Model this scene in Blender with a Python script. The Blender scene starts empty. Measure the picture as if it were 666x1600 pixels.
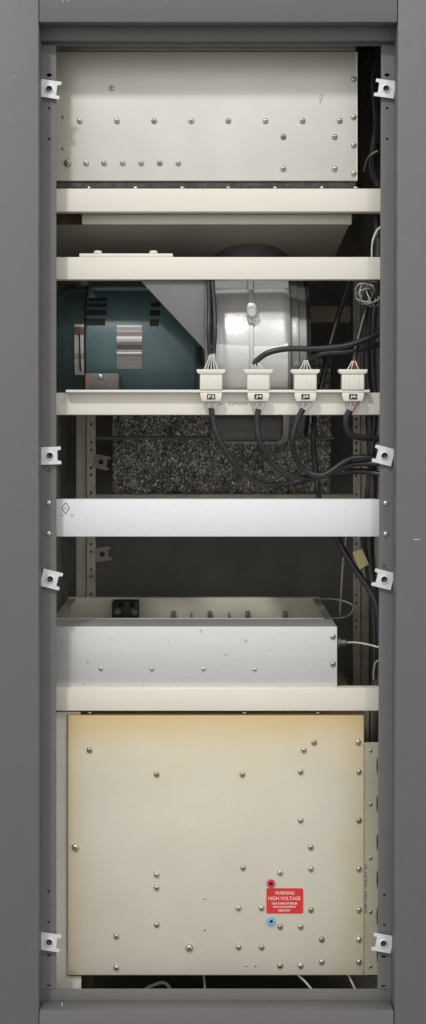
import bpy, bmesh, math, random
from mathutils import Vector, Matrix, Quaternion
random.seed(7)
C = bpy.context.scene
COL = C.collection

# ---------------------------------------------------------------- camera, world, lamps, exposure
S, D, CX, V, Z0 = 0.0009, 2.4, 330.0, 650.0, 1.155      # metres per photo pixel at the frame front, eye point
def at(px, py, y=0.0):
    k = (D + y) / D * S
    return Vector(((px - CX) * k, y, Z0 + (V - py) * k))
cd = bpy.data.cameras.new('camera'); cam = bpy.data.objects.new('camera', cd); COL.objects.link(cam)
cam.location = (0, -D, Z0); cam.rotation_euler = (math.pi/2, 0, 0)
cd.sensor_fit = 'VERTICAL'; cd.sensor_height = 36; cd.sensor_width = 36
cd.lens = 36 * D / (1600 * S)
cd.shift_y = -(800 - V) / 1600; cd.shift_x = (333 - CX) / 1600
cd.clip_end = 100; cd.clip_start = 0.05
C.camera = cam

w = bpy.data.worlds.new('World'); C.world = w; w.use_nodes = True
_N = w.node_tree.nodes; _L = w.node_tree.links      # plain room: pale walls and ceiling, darker floor
_tc = _N.new('ShaderNodeTexCoord'); _sp = _N.new('ShaderNodeSeparateXYZ'); _rp = _N.new('ShaderNodeValToRGB')
_mr = _N.new('ShaderNodeMapRange'); _mr.inputs['From Min'].default_value = -1; _mr.inputs['From Max'].default_value = 1
_L.new(_tc.outputs['Generated'], _sp.inputs[0]); _L.new(_sp.outputs[2], _mr.inputs['Value']); _L.new(_mr.outputs[0], _rp.inputs['Fac'])
_rp.color_ramp.elements[0].position = 0.25; _rp.color_ramp.elements[0].color = (0.22, 0.215, 0.21, 1)
_rp.color_ramp.elements[1].position = 0.52; _rp.color_ramp.elements[1].color = (0.98, 0.98, 0.97, 1)
_L.new(_rp.outputs['Color'], _N['Background'].inputs[0]); _N['Background'].inputs[1].default_value = 1.0
def area(name, loc, target, sx, sy, power, col):
    l = bpy.data.lights.new(name, 'AREA'); l.shape = 'RECTANGLE'; l.size = sx; l.size_y = sy
    l.energy = power; l.color = col
    o = bpy.data.objects.new(name, l); COL.objects.link(o); o.location = loc
    o.rotation_euler = (Vector(target) - Vector(loc)).to_track_quat('-Z', 'Y').to_euler()
    return o
area('ceiling_lamp', (-1.15, -3.0, 4.35), (0, 0.1, 1.25), 0.34, 0.24, 76, (1.0, 0.975, 0.93))
area('ceiling_lamp', (1.30, -3.1, 4.25), (0, 0.1, 1.25), 0.34, 0.24, 23, (1.0, 0.975, 0.93))
C.view_settings.view_transform = 'Standard'; C.view_settings.look = 'None'
C.view_settings.exposure = 0.0; C.view_settings.gamma = 1.0; C.view_settings.use_curve_mapping = False

# ---------------------------------------------------------------- materials
def mat(name, col, rough=0.5, metal=0.0, var=0.06, vs=14.0, bump=0.0, bs=500.0, col2=None, stretch=(1,1,1), rv=0.08, emit=None, spec=0.5, alpha=1.0):
    m = bpy.data.materials.new(name); m.use_nodes = True
    nt = m.node_tree; N = nt.nodes; L = nt.links
    b = N['Principled BSDF']
    b.inputs['Roughness'].default_value = rough; b.inputs['Metallic'].default_value = metal
    b.inputs['Specular IOR Level'].default_value = spec
    g = N.new('ShaderNodeNewGeometry'); mp = N.new('ShaderNodeMapping'); mp.inputs['Scale'].default_value = stretch
    L.new(g.outputs['Position'], mp.inputs['Vector'])
    n = N.new('ShaderNodeTexNoise'); n.inputs['Scale'].default_value = vs; n.inputs['Detail'].default_value = 6; n.inputs['Roughness'].default_value = 0.6
    L.new(mp.outputs[0], n.inputs['Vector'])
    r = N.new('ShaderNodeValToRGB')
    a = col if col2 is None else col2
    r.color_ramp.elements[0].position = 0.3; r.color_ramp.elements[1].position = 0.7
    if col2 is None:
        r.color_ramp.elements[0].color = tuple(max(0, c*(1-var)) for c in col) + (1,)
        r.color_ramp.elements[1].color = tuple(min(1, c*(1+var)) for c in col) + (1,)
    else:
        r.color_ramp.elements[0].color = tuple(col2) + (1,); r.color_ramp.elements[1].color = tuple(col) + (1,)
    L.new(n.outputs['Fac'], r.inputs['Fac'])
    ng = N.new('ShaderNodeTexNoise'); ng.inputs['Scale'].default_value = 650; ng.inputs['Detail'].default_value = 2      # fine grain and dust
    L.new(g.outputs['Position'], ng.inputs['Vector'])
    mg = N.new('ShaderNodeMapRange'); mg.inputs['From Min'].default_value = .25; mg.inputs['From Max'].default_value = .75
    mg.inputs['To Min'].default_value = 0.93; mg.inputs['To Max'].default_value = 1.05; L.new(ng.outputs['Fac'], mg.inputs['Value'])
    mm = N.new('ShaderNodeMix'); mm.data_type = 'RGBA'; mm.blend_type = 'MULTIPLY'; mm.inputs[0].default_value = 1
    L.new(r.outputs['Color'], mm.inputs[6]); L.new(mg.outputs[0], mm.inputs[7]); L.new(mm.outputs[2], b.inputs['Base Color'])
    mr = N.new('ShaderNodeMapRange'); mr.inputs['To Min'].default_value = max(0.02, rough - rv); mr.inputs['To Max'].default_value = min(1, rough + rv)
    n2 = N.new('ShaderNodeTexNoise'); n2.inputs['Scale'].default_value = vs*2.3; n2.inputs['Detail'].default_value = 5
    L.new(mp.outputs[0], n2.inputs['Vector']); L.new(n2.outputs['Fac'], mr.inputs['Value']); L.new(mr.outputs[0], b.inputs['Roughness'])
    if bump > 0:
        n3 = N.new('ShaderNodeTexNoise'); n3.inputs['Scale'].default_value = bs; n3.inputs['Detail'].default_value = 3
        L.new(mp.outputs[0], n3.inputs['Vector'])
        bp = N.new('ShaderNodeBump'); bp.inputs['Strength'].default_value = bump; bp.inputs['Distance'].default_value = 0.001
        L.new(n3.outputs['Fac'], bp.inputs['Height']); L.new(bp.outputs[0], b.inputs['Normal'])
    if emit:
        b.inputs['Emission Color'].default_value = emit[0] + (1,); b.inputs['Emission Strength'].default_value = emit[1]
    return m
def ramp_stain(m, axis, p0, p1, colour, amount, noise=0.35, scale=9.0):
    """mix a stain colour into the base colour along a world axis (p0: full, p1: none)"""
    nt = m.node_tree; N = nt.nodes; L = nt.links; b = N['Principled BSDF']
    src = b.inputs['Base Color'].links[0].from_socket
    g = N.new('ShaderNodeNewGeometry'); sp = N.new('ShaderNodeSeparateXYZ'); L.new(g.outputs['Position'], sp.inputs[0])
    n = N.new('ShaderNodeTexNoise'); n.inputs['Scale'].default_value = scale; n.inputs['Detail'].default_value = 8; n.inputs['Roughness'].default_value = .62; L.new(g.outputs['Position'], n.inputs['Vector'])
    ad = N.new('ShaderNodeMath'); ad.operation = 'MULTIPLY_ADD'; ad.inputs[1].default_value = (p1-p0)*noise*2; ad.inputs[2].default_value = -(p1-p0)*noise
    L.new(n.outputs['Fac'], ad.inputs[0])
    a2 = N.new('ShaderNodeMath'); L.new(sp.outputs[axis], a2.inputs[0]); L.new(ad.outputs[0], a2.inputs[1])
    mr = N.new('ShaderNodeMapRange'); mr.interpolation_type = 'SMOOTHSTEP'
    mr.inputs['From Min'].default_value = p0; mr.inputs['From Max'].default_value = p1
    mr.inputs['To Min'].default_value = amount; mr.inputs['To Max'].default_value = 0
    if p1 < p0:
        mr.inputs['From Min'].default_value = p1; mr.inputs['From Max'].default_value = p0
        mr.inputs['To Min'].default_value = 0; mr.inputs['To Max'].default_value = amount
    L.new(a2.outputs[0], mr.inputs['Value'])
    mx = N.new('ShaderNodeMix'); mx.data_type = 'RGBA'
    L.new(mr.outputs[0], mx.inputs[0]); L.new(src, mx.inputs[6]); mx.inputs[7].default_value = tuple(colour) + (1,)
    L.new(mx.outputs[2], b.inputs['Base Color'])
def flecks(m, colour, scale, thr, stretch=(1,1,1)):
    """small sparse marks: spots of another colour where a noise passes a threshold"""
    nt = m.node_tree; N = nt.nodes; L = nt.links; b = N['Principled BSDF']
    src = b.inputs['Base Color'].links[0].from_socket
    g = N.new('ShaderNodeNewGeometry'); mp = N.new('ShaderNodeMapping'); mp.inputs['Scale'].default_value = stretch
    L.new(g.outputs['Position'], mp.inputs['Vector'])
    n = N.new('ShaderNodeTexNoise'); n.inputs['Scale'].default_value = scale; n.inputs['Detail'].default_value = 1; L.new(mp.outputs[0], n.inputs['Vector'])
    mr = N.new('ShaderNodeMapRange'); mr.inputs['From Min'].default_value = thr; mr.inputs['From Max'].default_value = thr + 0.04
    L.new(n.outputs['Fac'], mr.inputs['Value'])
    mx = N.new('ShaderNodeMix'); mx.data_type = 'RGBA'
    L.new(mr.outputs[0], mx.inputs[0]); L.new(src, mx.inputs[6]); mx.inputs[7].default_value = tuple(colour) + (1,)
    L.new(mx.outputs[2], b.inputs['Base Color'])

GREY = mat('grey_cabinet_paint', (0.136, 0.131, 0.130), 0.55, 0, 0.03, 30, 0.25, 900)
flecks(GREY, (0.42, 0.41, 0.40), 55, 0.80)
GREYD = mat('grey_inner_paint', (0.15, 0.145, 0.141), 0.55, 0, 0.04, 20, 0.2, 800)
RAILM = mat('grey_rail_paint', (0.155, 0.151, 0.149), 0.48, 0, 0.04, 25, 0.2, 800)
INNER = mat('dusty_inner_wall', (0.75, 0.71, 0.63), 0.75, 0, 0.2, 9, 0.2, 300)
BACKM = mat('dark_back_paint', (0.34, 0.325, 0.305), 0.7, 0, 0.15, 12, 0.2, 300)
REARM = mat('rear_rail_zinc', (0.66, 0.62, 0.54), 0.5, 0.15, 0.2, 30, 0.2, 500)
CREAM = mat('cream_bar_paint', (0.80, 0.765, 0.68), 0.36, 0, 0.04, 8, 0.08, 700, stretch=(0.4, 1, 1.5))
CREAMB = mat('yellowed_bar_paint', (0.76, 0.72, 0.62), 0.4, 0, 0.06, 8, 0.08, 700, stretch=(0.4, 1, 1.5))
WHITE = mat('white_panel_paint', (0.78, 0.80, 0.81), 0.38, 0, 0.02, 6, 0.05, 700)
PLATE = mat('matte_nickel_sheet', (0.71, 0.70, 0.665), 0.36, 0.25, 0.08, 6, 0.06, 300, rv=0.14)
STRIP = mat('grey_gasket', (0.10, 0.10, 0.095), 0.8, 0, 0.5, 160, 0.6, 600, col2=(0.03, 0.03, 0.03))
GOLD = mat('heat_stained_sheet', (0.66, 0.62, 0.515), 0.42, 0.12, 0.05, 6, 0.08, 400, rv=0.1)
flecks(GOLD, (0.5, 0.45, 0.35), 120, 0.78)
TRAYM = mat('brushed_aluminium', (0.67, 0.67, 0.66), 0.36, 0.45, 0.05, 9, 0.08, 300, stretch=(0.15, 1, 2.0), rv=0.1)
flecks(TRAYM, (0.46, 0.46, 0.46), 90, 0.735)
TRAYIN = mat('dull_tray_inside', (0.74, 0.71, 0.60), 0.5, 0.1, 0.12, 9, 0.1, 300)
CAST = mat('cast_aluminium', (0.60, 0.596, 0.588), 0.34, 0.42, 0.08, 16, 0.25, 220, rv=0.12)
CASTD = mat('cast_iron_grey', (0.24, 0.24, 0.235), 0.40, 0.6, 0.12, 16, 0.3, 220)
TEAL = mat('teal_motor_paint', (0.062, 0.105, 0.114), 0.42, 0, 0.14, 12, 0.25, 260)
TEALD = mat('dark_teal_paint', (0.038, 0.065, 0.07), 0.42, 0, 0.2, 12, 0.25, 260)
BLACK = mat('black_plastic', (0.016, 0.016, 0.016), 0.42, 0, 0.2, 40)
CABLE = mat('black_cable_jacket', (0.022, 0.022, 0.023), 0.36, 0, 0.2, 60)
VOID = mat('matt_black', (0.008, 0.008, 0.008), 0.9, 0, 0.1, 30)
NYLON = mat('white_nylon', (0.76, 0.75, 0.665), 0.38, 0, 0.03, 40)
WIREW = mat('white_wire', (0.72, 0.70, 0.66), 0.45, 0, 0.1, 90)
WIRER = mat('red_wire', (0.45, 0.06, 0.04), 0.45)
WIREG = mat('grey_wire', (0.38, 0.37, 0.34), 0.5, 0, 0.1, 60)
SCREW = mat('nickel_screw', (0.52, 0.49, 0.42), 0.28, 0.95, 0.45, 22)
SCREWB = mat('bright_screw', (0.85, 0.85, 0.84), 0.22, 0.9, 0.08, 300)
CLIP = mat('zinc_clip', (0.74, 0.75, 0.76), 0.38, 0.25, 0.06, 120)
THREAD = mat('threaded_steel', (0.10, 0.10, 0.09), 0.4, 0.7, 0.3, 600)
RED = mat('red_label', (0.66, 0.025, 0.03), 0.4, 0, 0.05, 20)
LETW = mat('white_lettering', (0.85, 0.78, 0.74), 0.5)
LETK = mat('grey_lettering', (0.10, 0.10, 0.10), 0.6)
LETG = mat('faint_lettering', (0.30, 0.29, 0.26), 0.6)
JRED = mat('red_jack', (0.55, 0.03, 0.05), 0.3)
JBLUE = mat('blue_jack', (0.16, 0.42, 0.68), 0.3)
TAG = mat('yellow_tag_paper', (0.62, 0.55, 0.24), 0.6, 0, 0.1, 60)
TANBAR = mat('tan_bar', (0.32, 0.26, 0.19), 0.6, 0, 0.15, 20)
COLLAR = mat('dark_collar_paint', (0.05, 0.048, 0.044), 0.6, 0, 0.1, 10)
CHIP = mat('bare_chip', (0.55, 0.54, 0.52), 0.6)
TBOX = mat('grimy_box_paint', (0.11, 0.10, 0.095), 0.55, 0, 0.25, 40)
DRUMSHADE = mat('drum_shade_dark', (0.055, 0.054, 0.052), 0.5, 0.2, 0.15, 20, 0.2, 300)  # near-black tone standing in for shade under the blower drum
HOOD = mat('shaded_hood_cream', (0.24, 0.225, 0.19), 0.6, 0, 0.1, 10, 0.1, 300)  # duct cream darkened: shade behind the bars is put into the colour
BROWN = mat('brown_rust', (0.15, 0.09, 0.06), 0.7, 0, 0.4, 30)
GUSS = mat('grey_gusset', (0.17, 0.17, 0.168), 0.5, 0.1, 0.05, 16, 0.2, 500)
FOIL = mat('crinkled_foil', (0.60, 0.585, 0.56), 0.26, 0.9, 0.3, 60, 0.2, 260)
PLASTICC = mat('clear_plastic_fitting', (0.40, 0.40, 0.36), 0.3)
SMUDGE = mat('pencil_mark', (0.52, 0.50, 0.46), 0.6)

def stripes(name, rows, z0, z1, rough=0.35, metal=0.3):
    """printed nameplate: bands of colour down its height (rows = [(fraction from top, colour)])"""
    m = bpy.data.materials.new(name); m.use_nodes = True; nt = m.node_tree; N = nt.nodes; L = nt.links; b = N['Principled BSDF']
    b.inputs['Roughness'].default_value = rough; b.inputs['Metallic'].default_value = metal
    g = N.new('ShaderNodeNewGeometry'); sp = N.new('ShaderNodeSeparateXYZ'); L.new(g.outputs['Position'], sp.inputs[0])
    mr = N.new('ShaderNodeMapRange'); mr.inputs['From Min'].default_value = z0; mr.inputs['From Max'].default_value = z1
    L.new(sp.outputs[2], mr.inputs['Value'])
    r = N.new('ShaderNodeValToRGB'); r.color_ramp.interpolation = 'CONSTANT'
    els = r.color_ramp.elements
    for i, (f, c) in enumerate(rows):
        e = els[i] if i < 2 else els.new(f)
        e.position = f; e.color = tuple(c) + (1,)
    n = N.new('ShaderNodeTexNoise'); n.inputs['Scale'].default_value = 260; n.inputs['Detail'].default_value = 4
    L.new(g.outputs['Position'], n.inputs['Vector'])
    mx = N.new('ShaderNodeMix'); mx.data_type = 'RGBA'; mx.blend_type = 'MULTIPLY'; mx.inputs[0].default_value = 0.5
    L.new(mr.outputs[0], r.inputs['Fac']); L.new(r.outputs['Color'], mx.inputs[6]); L.new(n.outputs['Color'], mx.inputs[7])
    L.new(mx.outputs[2], b.inputs['Base Color'])
    return m

# ---------------------------------------------------------------- helpers
WORLD = {}
def link_mesh(name, me, m, parent, loc):
    o = bpy.data.objects.new(name, me); COL.objects.link(o)
    if m is not None and len(me.materials) == 0: me.materials.append(m)
    WORLD[o] = Vector(loc)
    if parent is not None:
        o.parent = parent; o.location = Vector(loc) - WORLD[parent]
    else: o.location = loc
    return o
def obj(name, bm, m, parent=None, smooth=35):
    bmesh.ops.recalc_face_normals(bm, faces=bm.faces[:])
    lo = Vector((min(v.co[i] for v in bm.verts) for i in range(3))); hi = Vector((max(v.co[i] for v in bm.verts) for i in range(3)))
    c = (lo + hi) / 2
    if parent is None: c.z = lo.z
    bmesh.ops.translate(bm, verts=bm.verts[:], vec=-c)
    me = bpy.data.meshes.new(name); bm.to_mesh(me); bm.free()
    if smooth:
        me.shade_smooth(); me.set_sharp_from_angle(angle=math.radians(smooth))
    return link_mesh(name, me, m, parent, c)
def tag(o, label, cat, group=None):
    o['label'] = label; o['category'] = cat
    if group: o['group'] = group
    return o
def thing(name, loc, label, cat, group=None):
    o = bpy.data.objects.new(name, None); COL.objects.link(o); o.empty_display_size = 0.02
    o.location = loc; WORLD[o] = Vector(loc)
    return tag(o, label, cat, group)
def box(bm, lo, hi, bev=0.0, seg=2):
    lo, hi = Vector(lo), Vector(hi)
    t = bmesh.new()
    bmesh.ops.create_cube(t, size=1)
    for v in t.verts: v.co = Vector((lo[i] + (v.co[i] + .5) * (hi[i] - lo[i]) for i in range(3)))
    if bev: bmesh.ops.bevel(t, geom=t.edges[:], offset=bev, segments=seg, affect='EDGES', profile=0.5)
    merge(bm, t)
def merge(bm, t):
    me = bpy.data.meshes.new('tmp'); t.to_mesh(me); t.free(); bm.from_mesh(me); bpy.data.meshes.remove(me)
def pbox(bm, x0, y0, x1, y1, yf, depth, bev=0.0008):
    a = at(x0, y1, yf); b = at(x1, y0, yf)
    box(bm, (a.x, yf, a.z), (b.x, yf + depth, b.z), bev)
def B(*a, **k):
    bm = bmesh.new(); pbox(bm, *a, **k); return bm
def prism(bm, poly, yf, depth, bev=0.0):
    """polygon in photo pixels at depth yf, extruded straight back"""
    t = bmesh.new()
    f = [t.verts.new(at(x, y, yf)) for x, y in poly]
    face = t.faces.new(f)
    r = bmesh.ops.extrude_face_region(t, geom=[face])
    vs = [g for g in r['geom'] if isinstance(g, bmesh.types.BMVert)]
    bmesh.ops.translate(t, verts=vs, vec=(0, depth, 0))
    bmesh.ops.recalc_face_normals(t, faces=t.faces[:])
    if bev: bmesh.ops.bevel(t, geom=t.edges[:], offset=bev, segments=2, affect='EDGES', profile=0.5)
    merge(bm, t)
def lathe(bm, prof, c, axis, seg=24, close=True):
    """prof: (radius, height along axis)"""
    ax = Vector(axis).normalized(); q = Vector((0, 0, 1)).rotation_difference(ax)
    c = Vector(c); rings = []
    for r, h in prof:
        if r < 1e-7: rings.append([bm.verts.new(c + q @ Vector((0, 0, h)))])
        else: rings.append([bm.verts.new(c + q @ Vector((r*math.cos(2*math.pi*i/seg), r*math.sin(2*math.pi*i/seg), h))) for i in range(seg)])
    for a, b in zip(rings, rings[1:]):
        for i in range(seg):
            j = (i+1) % seg
            if len(a) == 1 and len(b) == 1: continue
            if len(a) == 1: bm.faces.new((a[0], b[i], b[j]))
            elif len(b) == 1: bm.faces.new((a[i], b[0], a[j]))
            else: bm.faces.new((a[i], b[i], b[j], a[j]))
    if close:
        for r in (rings[0], rings[-1]):
            if len(r) > 2: bm.faces.new(r)
def spline(pts, n=8):
    out = []
    P = [pts[0]*2 - pts[1]] + list(pts) + [pts[-1]*2 - pts[-2]]
    for i in range(1, len(P)-2):
        a, b, c, d = P[i-1], P[i], P[i+1], P[i+2]
        for k in range(n):
            t = k/n
            out.append(0.5*((2*b) + (c-a)*t + (2*a-5*b+4*c-d)*t*t + (3*b-a-3*c+d)*t**3))
    out.append(pts[-1]); return out
def tube(bm, pts, r, seg=10, n=8, smooth=True, r1=None):
    P = spline(pts, n) if smooth and len(pts) > 2 else pts
    up = Vector((0.3, 1, 0.2)); rings = []
    for i, p in enumerate(P):
        d = (P[min(i+1, len(P)-1)] - P[max(i-1, 0)]).normalized()
        u = up - d*up.dot(d)
        if u.length < 1e-4: u = d.orthogonal()
        u.normalize(); up = u; v = d.cross(u)
        rr = r if r1 is None else r + (r1-r)*i/(len(P)-1)
        rings.append([bm.verts.new(p + (u*math.cos(2*math.pi*k/seg) + v*math.sin(2*math.pi*k/seg))*rr) for k in range(seg)])
    for a, b in zip(rings, rings[1:]):
        for k in range(seg): bm.faces.new((a[k], a[(k+1) % seg], b[(k+1) % seg], b[k]))
    bm.faces.new(rings[0]); bm.faces.new(rings[-1])
def T(pts, r, **k):
    """tube through photo points (px, py, depth), radius in photo pixels"""
    bm = bmesh.new(); tube(bm, [at(*p) for p in pts], r*S, **k); return bm
def plate_holes(bm, x0, x1, y0, y1, yf, thk, holes):
    """flat strip with real holes; holes = (px, py, rx, ry) in photo pixels, one above another"""
    t = bmesh.new(); seg = 16
    a = at(x0, y1, yf); b = at(x1, y0, yf); X0, X1, ZB, ZT = a.x, b.x, a.z, b.z
    hs = sorted(((at(h[0], h[1], yf), h[2]*S*1.02, h[3]*S*1.02) for h in holes), key=lambda q: -q[0].z)
    def quad(za, zb):
        if za - zb > 1e-6: t.faces.new([t.verts.new((X0, yf, za)), t.verts.new((X0, yf, zb)), t.verts.new((X1, yf, zb)), t.verts.new((X1, yf, za))])
    cur = ZT
    for c, rx, rz in hs:
        zt, zb = c.z + rz*1.35, c.z - rz*1.35
        quad(cur, zt); cur = zb
        inn, outr = [], []
        angs = [2*math.pi*i/seg for i in range(seg)]
        for an in angs:
            inn.append(t.verts.new((c.x + rx*math.cos(an), yf, c.z + rz*math.sin(an))))
            ca, sa = math.cos(an), math.sin(an)
            m = max(abs(ca), abs(sa)); u, v = ca/m, sa/m
            outr.append(t.verts.new(((c.x + u*(X1-c.x)) if u > 0 else (c.x + u*(c.x-X0)), yf, c.z + v*rz*1.35)))
        for i in range(seg):
            j = (i+1) % seg
            t.faces.new((inn[i], outr[i], outr[j], inn[j]))
    quad(cur, ZB)
    bmesh.ops.remove_doubles(t, verts=t.verts[:], dist=1e-5)
    bmesh.ops.recalc_face_normals(t, faces=t.faces[:])
    r = bmesh.ops.extrude_face_region(t, geom=t.faces[:])
    bmesh.ops.translate(t, verts=[g for g in r['geom'] if isinstance(g, bmesh.types.BMVert)], vec=(0, thk, 0))
    merge(bm, t)
def shear(bm, xtop, xbot):
    """lean a tall member by a few millimetres (photo pixels at py 0 / py 1600)"""
    for v in bm.verts:
        py = V - (v.co.z - Z0) / S
        v.co.x += (xtop + (xbot - xtop) * py / 1600) * S
def textmesh(s, size, bold=0.0):
    cu = bpy.data.curves.new('lettering', 'FONT'); cu.body = s; cu.size = size; cu.align_x = 'CENTER'; cu.align_y = 'CENTER'
    cu.extrude = 0.00012; cu.offset = bold; cu.resolution_u = 3
    o = bpy.data.objects.new('tmp', cu); COL.objects.link(o)
    dg = bpy.context.evaluated_depsgraph_get(); me = bpy.data.meshes.new_from_object(o.evaluated_get(dg))
    bpy.data.objects.remove(o); bpy.data.curves.remove(cu)
    return me
def text(s, px, py, y, cap_px, m, parent, width_px=None, rot=0.0, bold=0.0, name='lettering'):
    me = textmesh(s, 1.0, bold)
    xs = [v.co.x for v in me.vertices]; ys = [v.co.y for v in me.vertices]
    k = (D + y)/D*S
    sy = cap_px*k/max(1e-6, max(ys)-min(ys)); sx = sy if width_px is None else width_px*k/(max(xs)-min(xs))
    cx, cy = (max(xs)+min(xs))/2, (max(ys)+min(ys))/2
    for v in me.vertices:
        x, yy, z = (v.co.x-cx)*sx, (v.co.y-cy)*sy, v.co.z
        xr = x*math.cos(rot) - yy*math.sin(rot); zr = x*math.sin(rot) + yy*math.cos(rot)
        v.co = (xr, -z, zr)
    me.materials.clear()
    return link_mesh(name, me, m, parent, at(px, py, y))

# screws: shared meshes -------------------------------------------------------------
def screw_mesh(r, h, seg=20):
    bm = bmesh.new()
    prof = [(r*1.02, 0.0), (r, h*0.25), (r*0.9, h*0.6), (r*0.66, h*0.88), (r*0.40, h), (r*0.32, h*0.98), (r*0.22, h*0.55), (0, h*0.5)]
    lathe(bm, prof, (0, 0, 0), (0, -1, 0), seg, close=False)
    bm.faces.new([v for v in bm.verts if abs(v.co.y) < 1e-9][:seg])
    bmesh.ops.recalc_face_normals(bm, faces=bm.faces[:])
    for f in bm.faces:
        c = f.calc_center_median()
        if math.hypot(c.x, c.z) < r*.30 and c.y < -h*.3: f.material_index = 1
    me = bpy.data.meshes.new('screw'); bm.to_mesh(me); bm.free(); me.shade_smooth(); me.set_sharp_from_angle(angle=math.radians(50))
    return me
SC_M, SC_L, SC_S, SC_R = screw_mesh(.0042, .0032), screw_mesh(.0055, .0045), screw_mesh(.0026, .0016), screw_mesh(.0036, .003)
SC_M.materials.append(SCREW); SC_L.materials.append(SCREW); SC_S.materials.append(SCREW); SC_R.materials.append(SCREWB)
for q_ in (SC_M, SC_L, SC_S, SC_R): q_.materials.append(THREAD)
def screw(me, px, py, y, parent):
    o = link_mesh('screw', me, None, parent, at(px, py, y - 0.0001))
    o.rotation_euler = (0, random.uniform(0, 3.1), 0)
    return o

# ================================================================ THE CABINET
cab = thing('equipment_cabinet', at(333, 1760, 0.0), 'tall grey painted steel equipment cabinet standing open with its door off', 'cabinet')
RP = 0.044        # plane of the mounting rails
bm = B(-70, -80, 60.5, 1760, 0, 0.09, bev=0.0015); obj('stile', bm, GREY, cab)
bm = B(621.5, -80, 740, 1760, 0, 0.09, bev=0.0015); shear(bm, 0.5, -5.0); obj('stile', bm, GREY, cab)
obj('head_rail', B(61.3, -80, 621, 34.5, 0.0006, 0.075, bev=0.0012), GREY, cab)
bm = B(61.3, 1579, 615.5, 1760, 0.0006, 0.043, bev=0.0016); obj('foot_rail', bm, GREY, cab)
obj('header', B(55, 34, 625, 64, 0.030, 0.012, bev=0.0020), GREY, cab)
bm = B(55, 60.5, 622, 70, 0.046, 0.012, bev=0.0008); obj('header_lip', bm, GREYD, cab)
bm = B(50, 1545.5, 625, 1600, RP + 0.0005, 0.003, bev=0.0008); obj('sill', bm, GREYD, cab)
# mounting rails with holes
lh = [(77, 117, 4.2, 2.8), (77, 169, 2, 2), (77, 217, 2, 2), (76, 735, 4.5, 3), (75.5, 884, 4.5, 3), (76, 1393, 2, 2), (76, 1441, 2, 2), (76.5, 1492, 4, 2.5), (76.5, 1540, 3.5, 2)]
rh = [(605, 117, 4.2, 2.8), (605, 169, 2, 2), (605, 217, 2, 2), (602.5, 735, 4.5, 3), (602, 884, 4.5, 3), (601, 1399, 2, 2), (601, 1446, 2, 2), (600.5, 1495, 4.2, 2.6), (600, 1541, 4, 2)]
bm = bmesh.new(); plate_holes(bm, 64, 88, 70, 1545, RP, 0.003, lh); pbox(bm, 61, 71, 66.5, 1544, RP + 0.0031, 0.05, 0)
obj('mounting_rail', bm, RAILM, cab)
bm = bmesh.new(); plate_holes(bm, 594, 616, 70, 1545, RP, 0.003, [(h[0] - (2.5 - 5.5*h[1]/1600) + 0.6, h[1], h[2], h[3]) for h in rh])
pbox(bm, 613.5, 71, 619, 1544, RP + 0.0031, 0.05, 0); shear(bm, 2.0, -4.0)
RAILR = obj('mounting_rail', bm, RAILM, cab)
for px, py in ((76, 785.5), (76, 833.5), (603, 786), (603, 834)): screw(SC_R, px, py, RP, cab)
for pts in ([(646, 843), (651, 842.6), (656, 843.2)], [(21, 120), (23, 120.4)], [(106, 2.2), (109, 1.8)], [(98, 1), (99.5, 3)], [(97, 1567), (97.5, 1572)]):
    obj('paint_chip', T([(x, y_, .0002) for x, y_ in pts], .7, seg=6, smooth=False), CHIP, cab)
# shell
obj('side_panel', B(40, -60, 44, 1720, 0.09, 0.70, bev=0), INNER, cab)
obj('side_panel', B(628, -60, 632, 1720, 0.09, 0.70, bev=0), INNER, cab)
bm = bmesh.new(); box(bm, (-0.33, 0.79, 0.05), (0.33, 0.793, 1.85)); obj('back_panel', bm, BACKM, cab)
bm = bmesh.new(); box(bm, (-0.40, 0.0, 1.80), (0.40, 0.80, 1.81)); obj('roof', bm, GREYD, cab)
bm = bmesh.new(); box(bm, (-0.40, 0.05, 0.10), (0.40, 0.80, 0.11)); obj('floor_pan', bm, BLACK, cab)
# rear rails
yl = [663, 691, 703, 731, 742, 770, 810, 850, 862, 890, 900.5, 928]
yr = [655, 667, 692, 704, 743, 772, 810, 850, 863, 902, 930, 942, 970, 980]
RR = 0.56
bm = bmesh.new(); plate_holes(bm, 136, 149.5, 400, 1240, RR, 0.003, [(142.5, y, 2.7, 2.9) for y in yl]); obj('rear_rail', bm, REARM, cab)
bm = bmesh.new(); plate_holes(bm, 552, 563, 400, 1240, RR, 0.003, [(557, y, 2.6, 2.9) for y in yr]); obj('rear_rail', bm, REARM, cab)
obj('rear_post', B(119, 400, 135.5, 1240, RR + 0.01, 0.03, bev=0.002), INNER, cab)
obj('rear_post', B(563.5, 400, 577, 1240, RR + 0.01, 0.03, bev=0.002), REARM, cab)
obj('rear_cross_member', B(150, 772, 553, 790, RR + 0.005, 0.03, bev=0.002), REARM, cab)
# crinkled foil insulation on the back
bm = bmesh.new(); nx, nz = 330, 100; a = at(176, 776, 0.59); b = at(517, 560, 0.59); rows = []
for j in range(nz+1):
    rows.append([bm.verts.new((a.x + (b.x-a.x)*(i + random.uniform(-.3, .3))/nx, 0.59 + random.uniform(-0.0022, 0.0022), a.z + (b.z-a.z)*(j + random.uniform(-.4, .4))/nz)) for i in range(nx+1)])
for j in range(nz):
    for i in range(nx): bm.faces.new((rows[j][i], rows[j][i+1], rows[j+1][i+1], rows[j+1][i]))
r = bmesh.ops.extrude_face_region(bm, geom=bm.faces[:]); bmesh.ops.translate(bm, verts=[g for g in r['geom'] if isinstance(g, bmesh.types.BMVert)], vec=(0, 0.02, 0))
obj('foil_insulation', bm, FOIL, cab, smooth=0)

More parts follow.
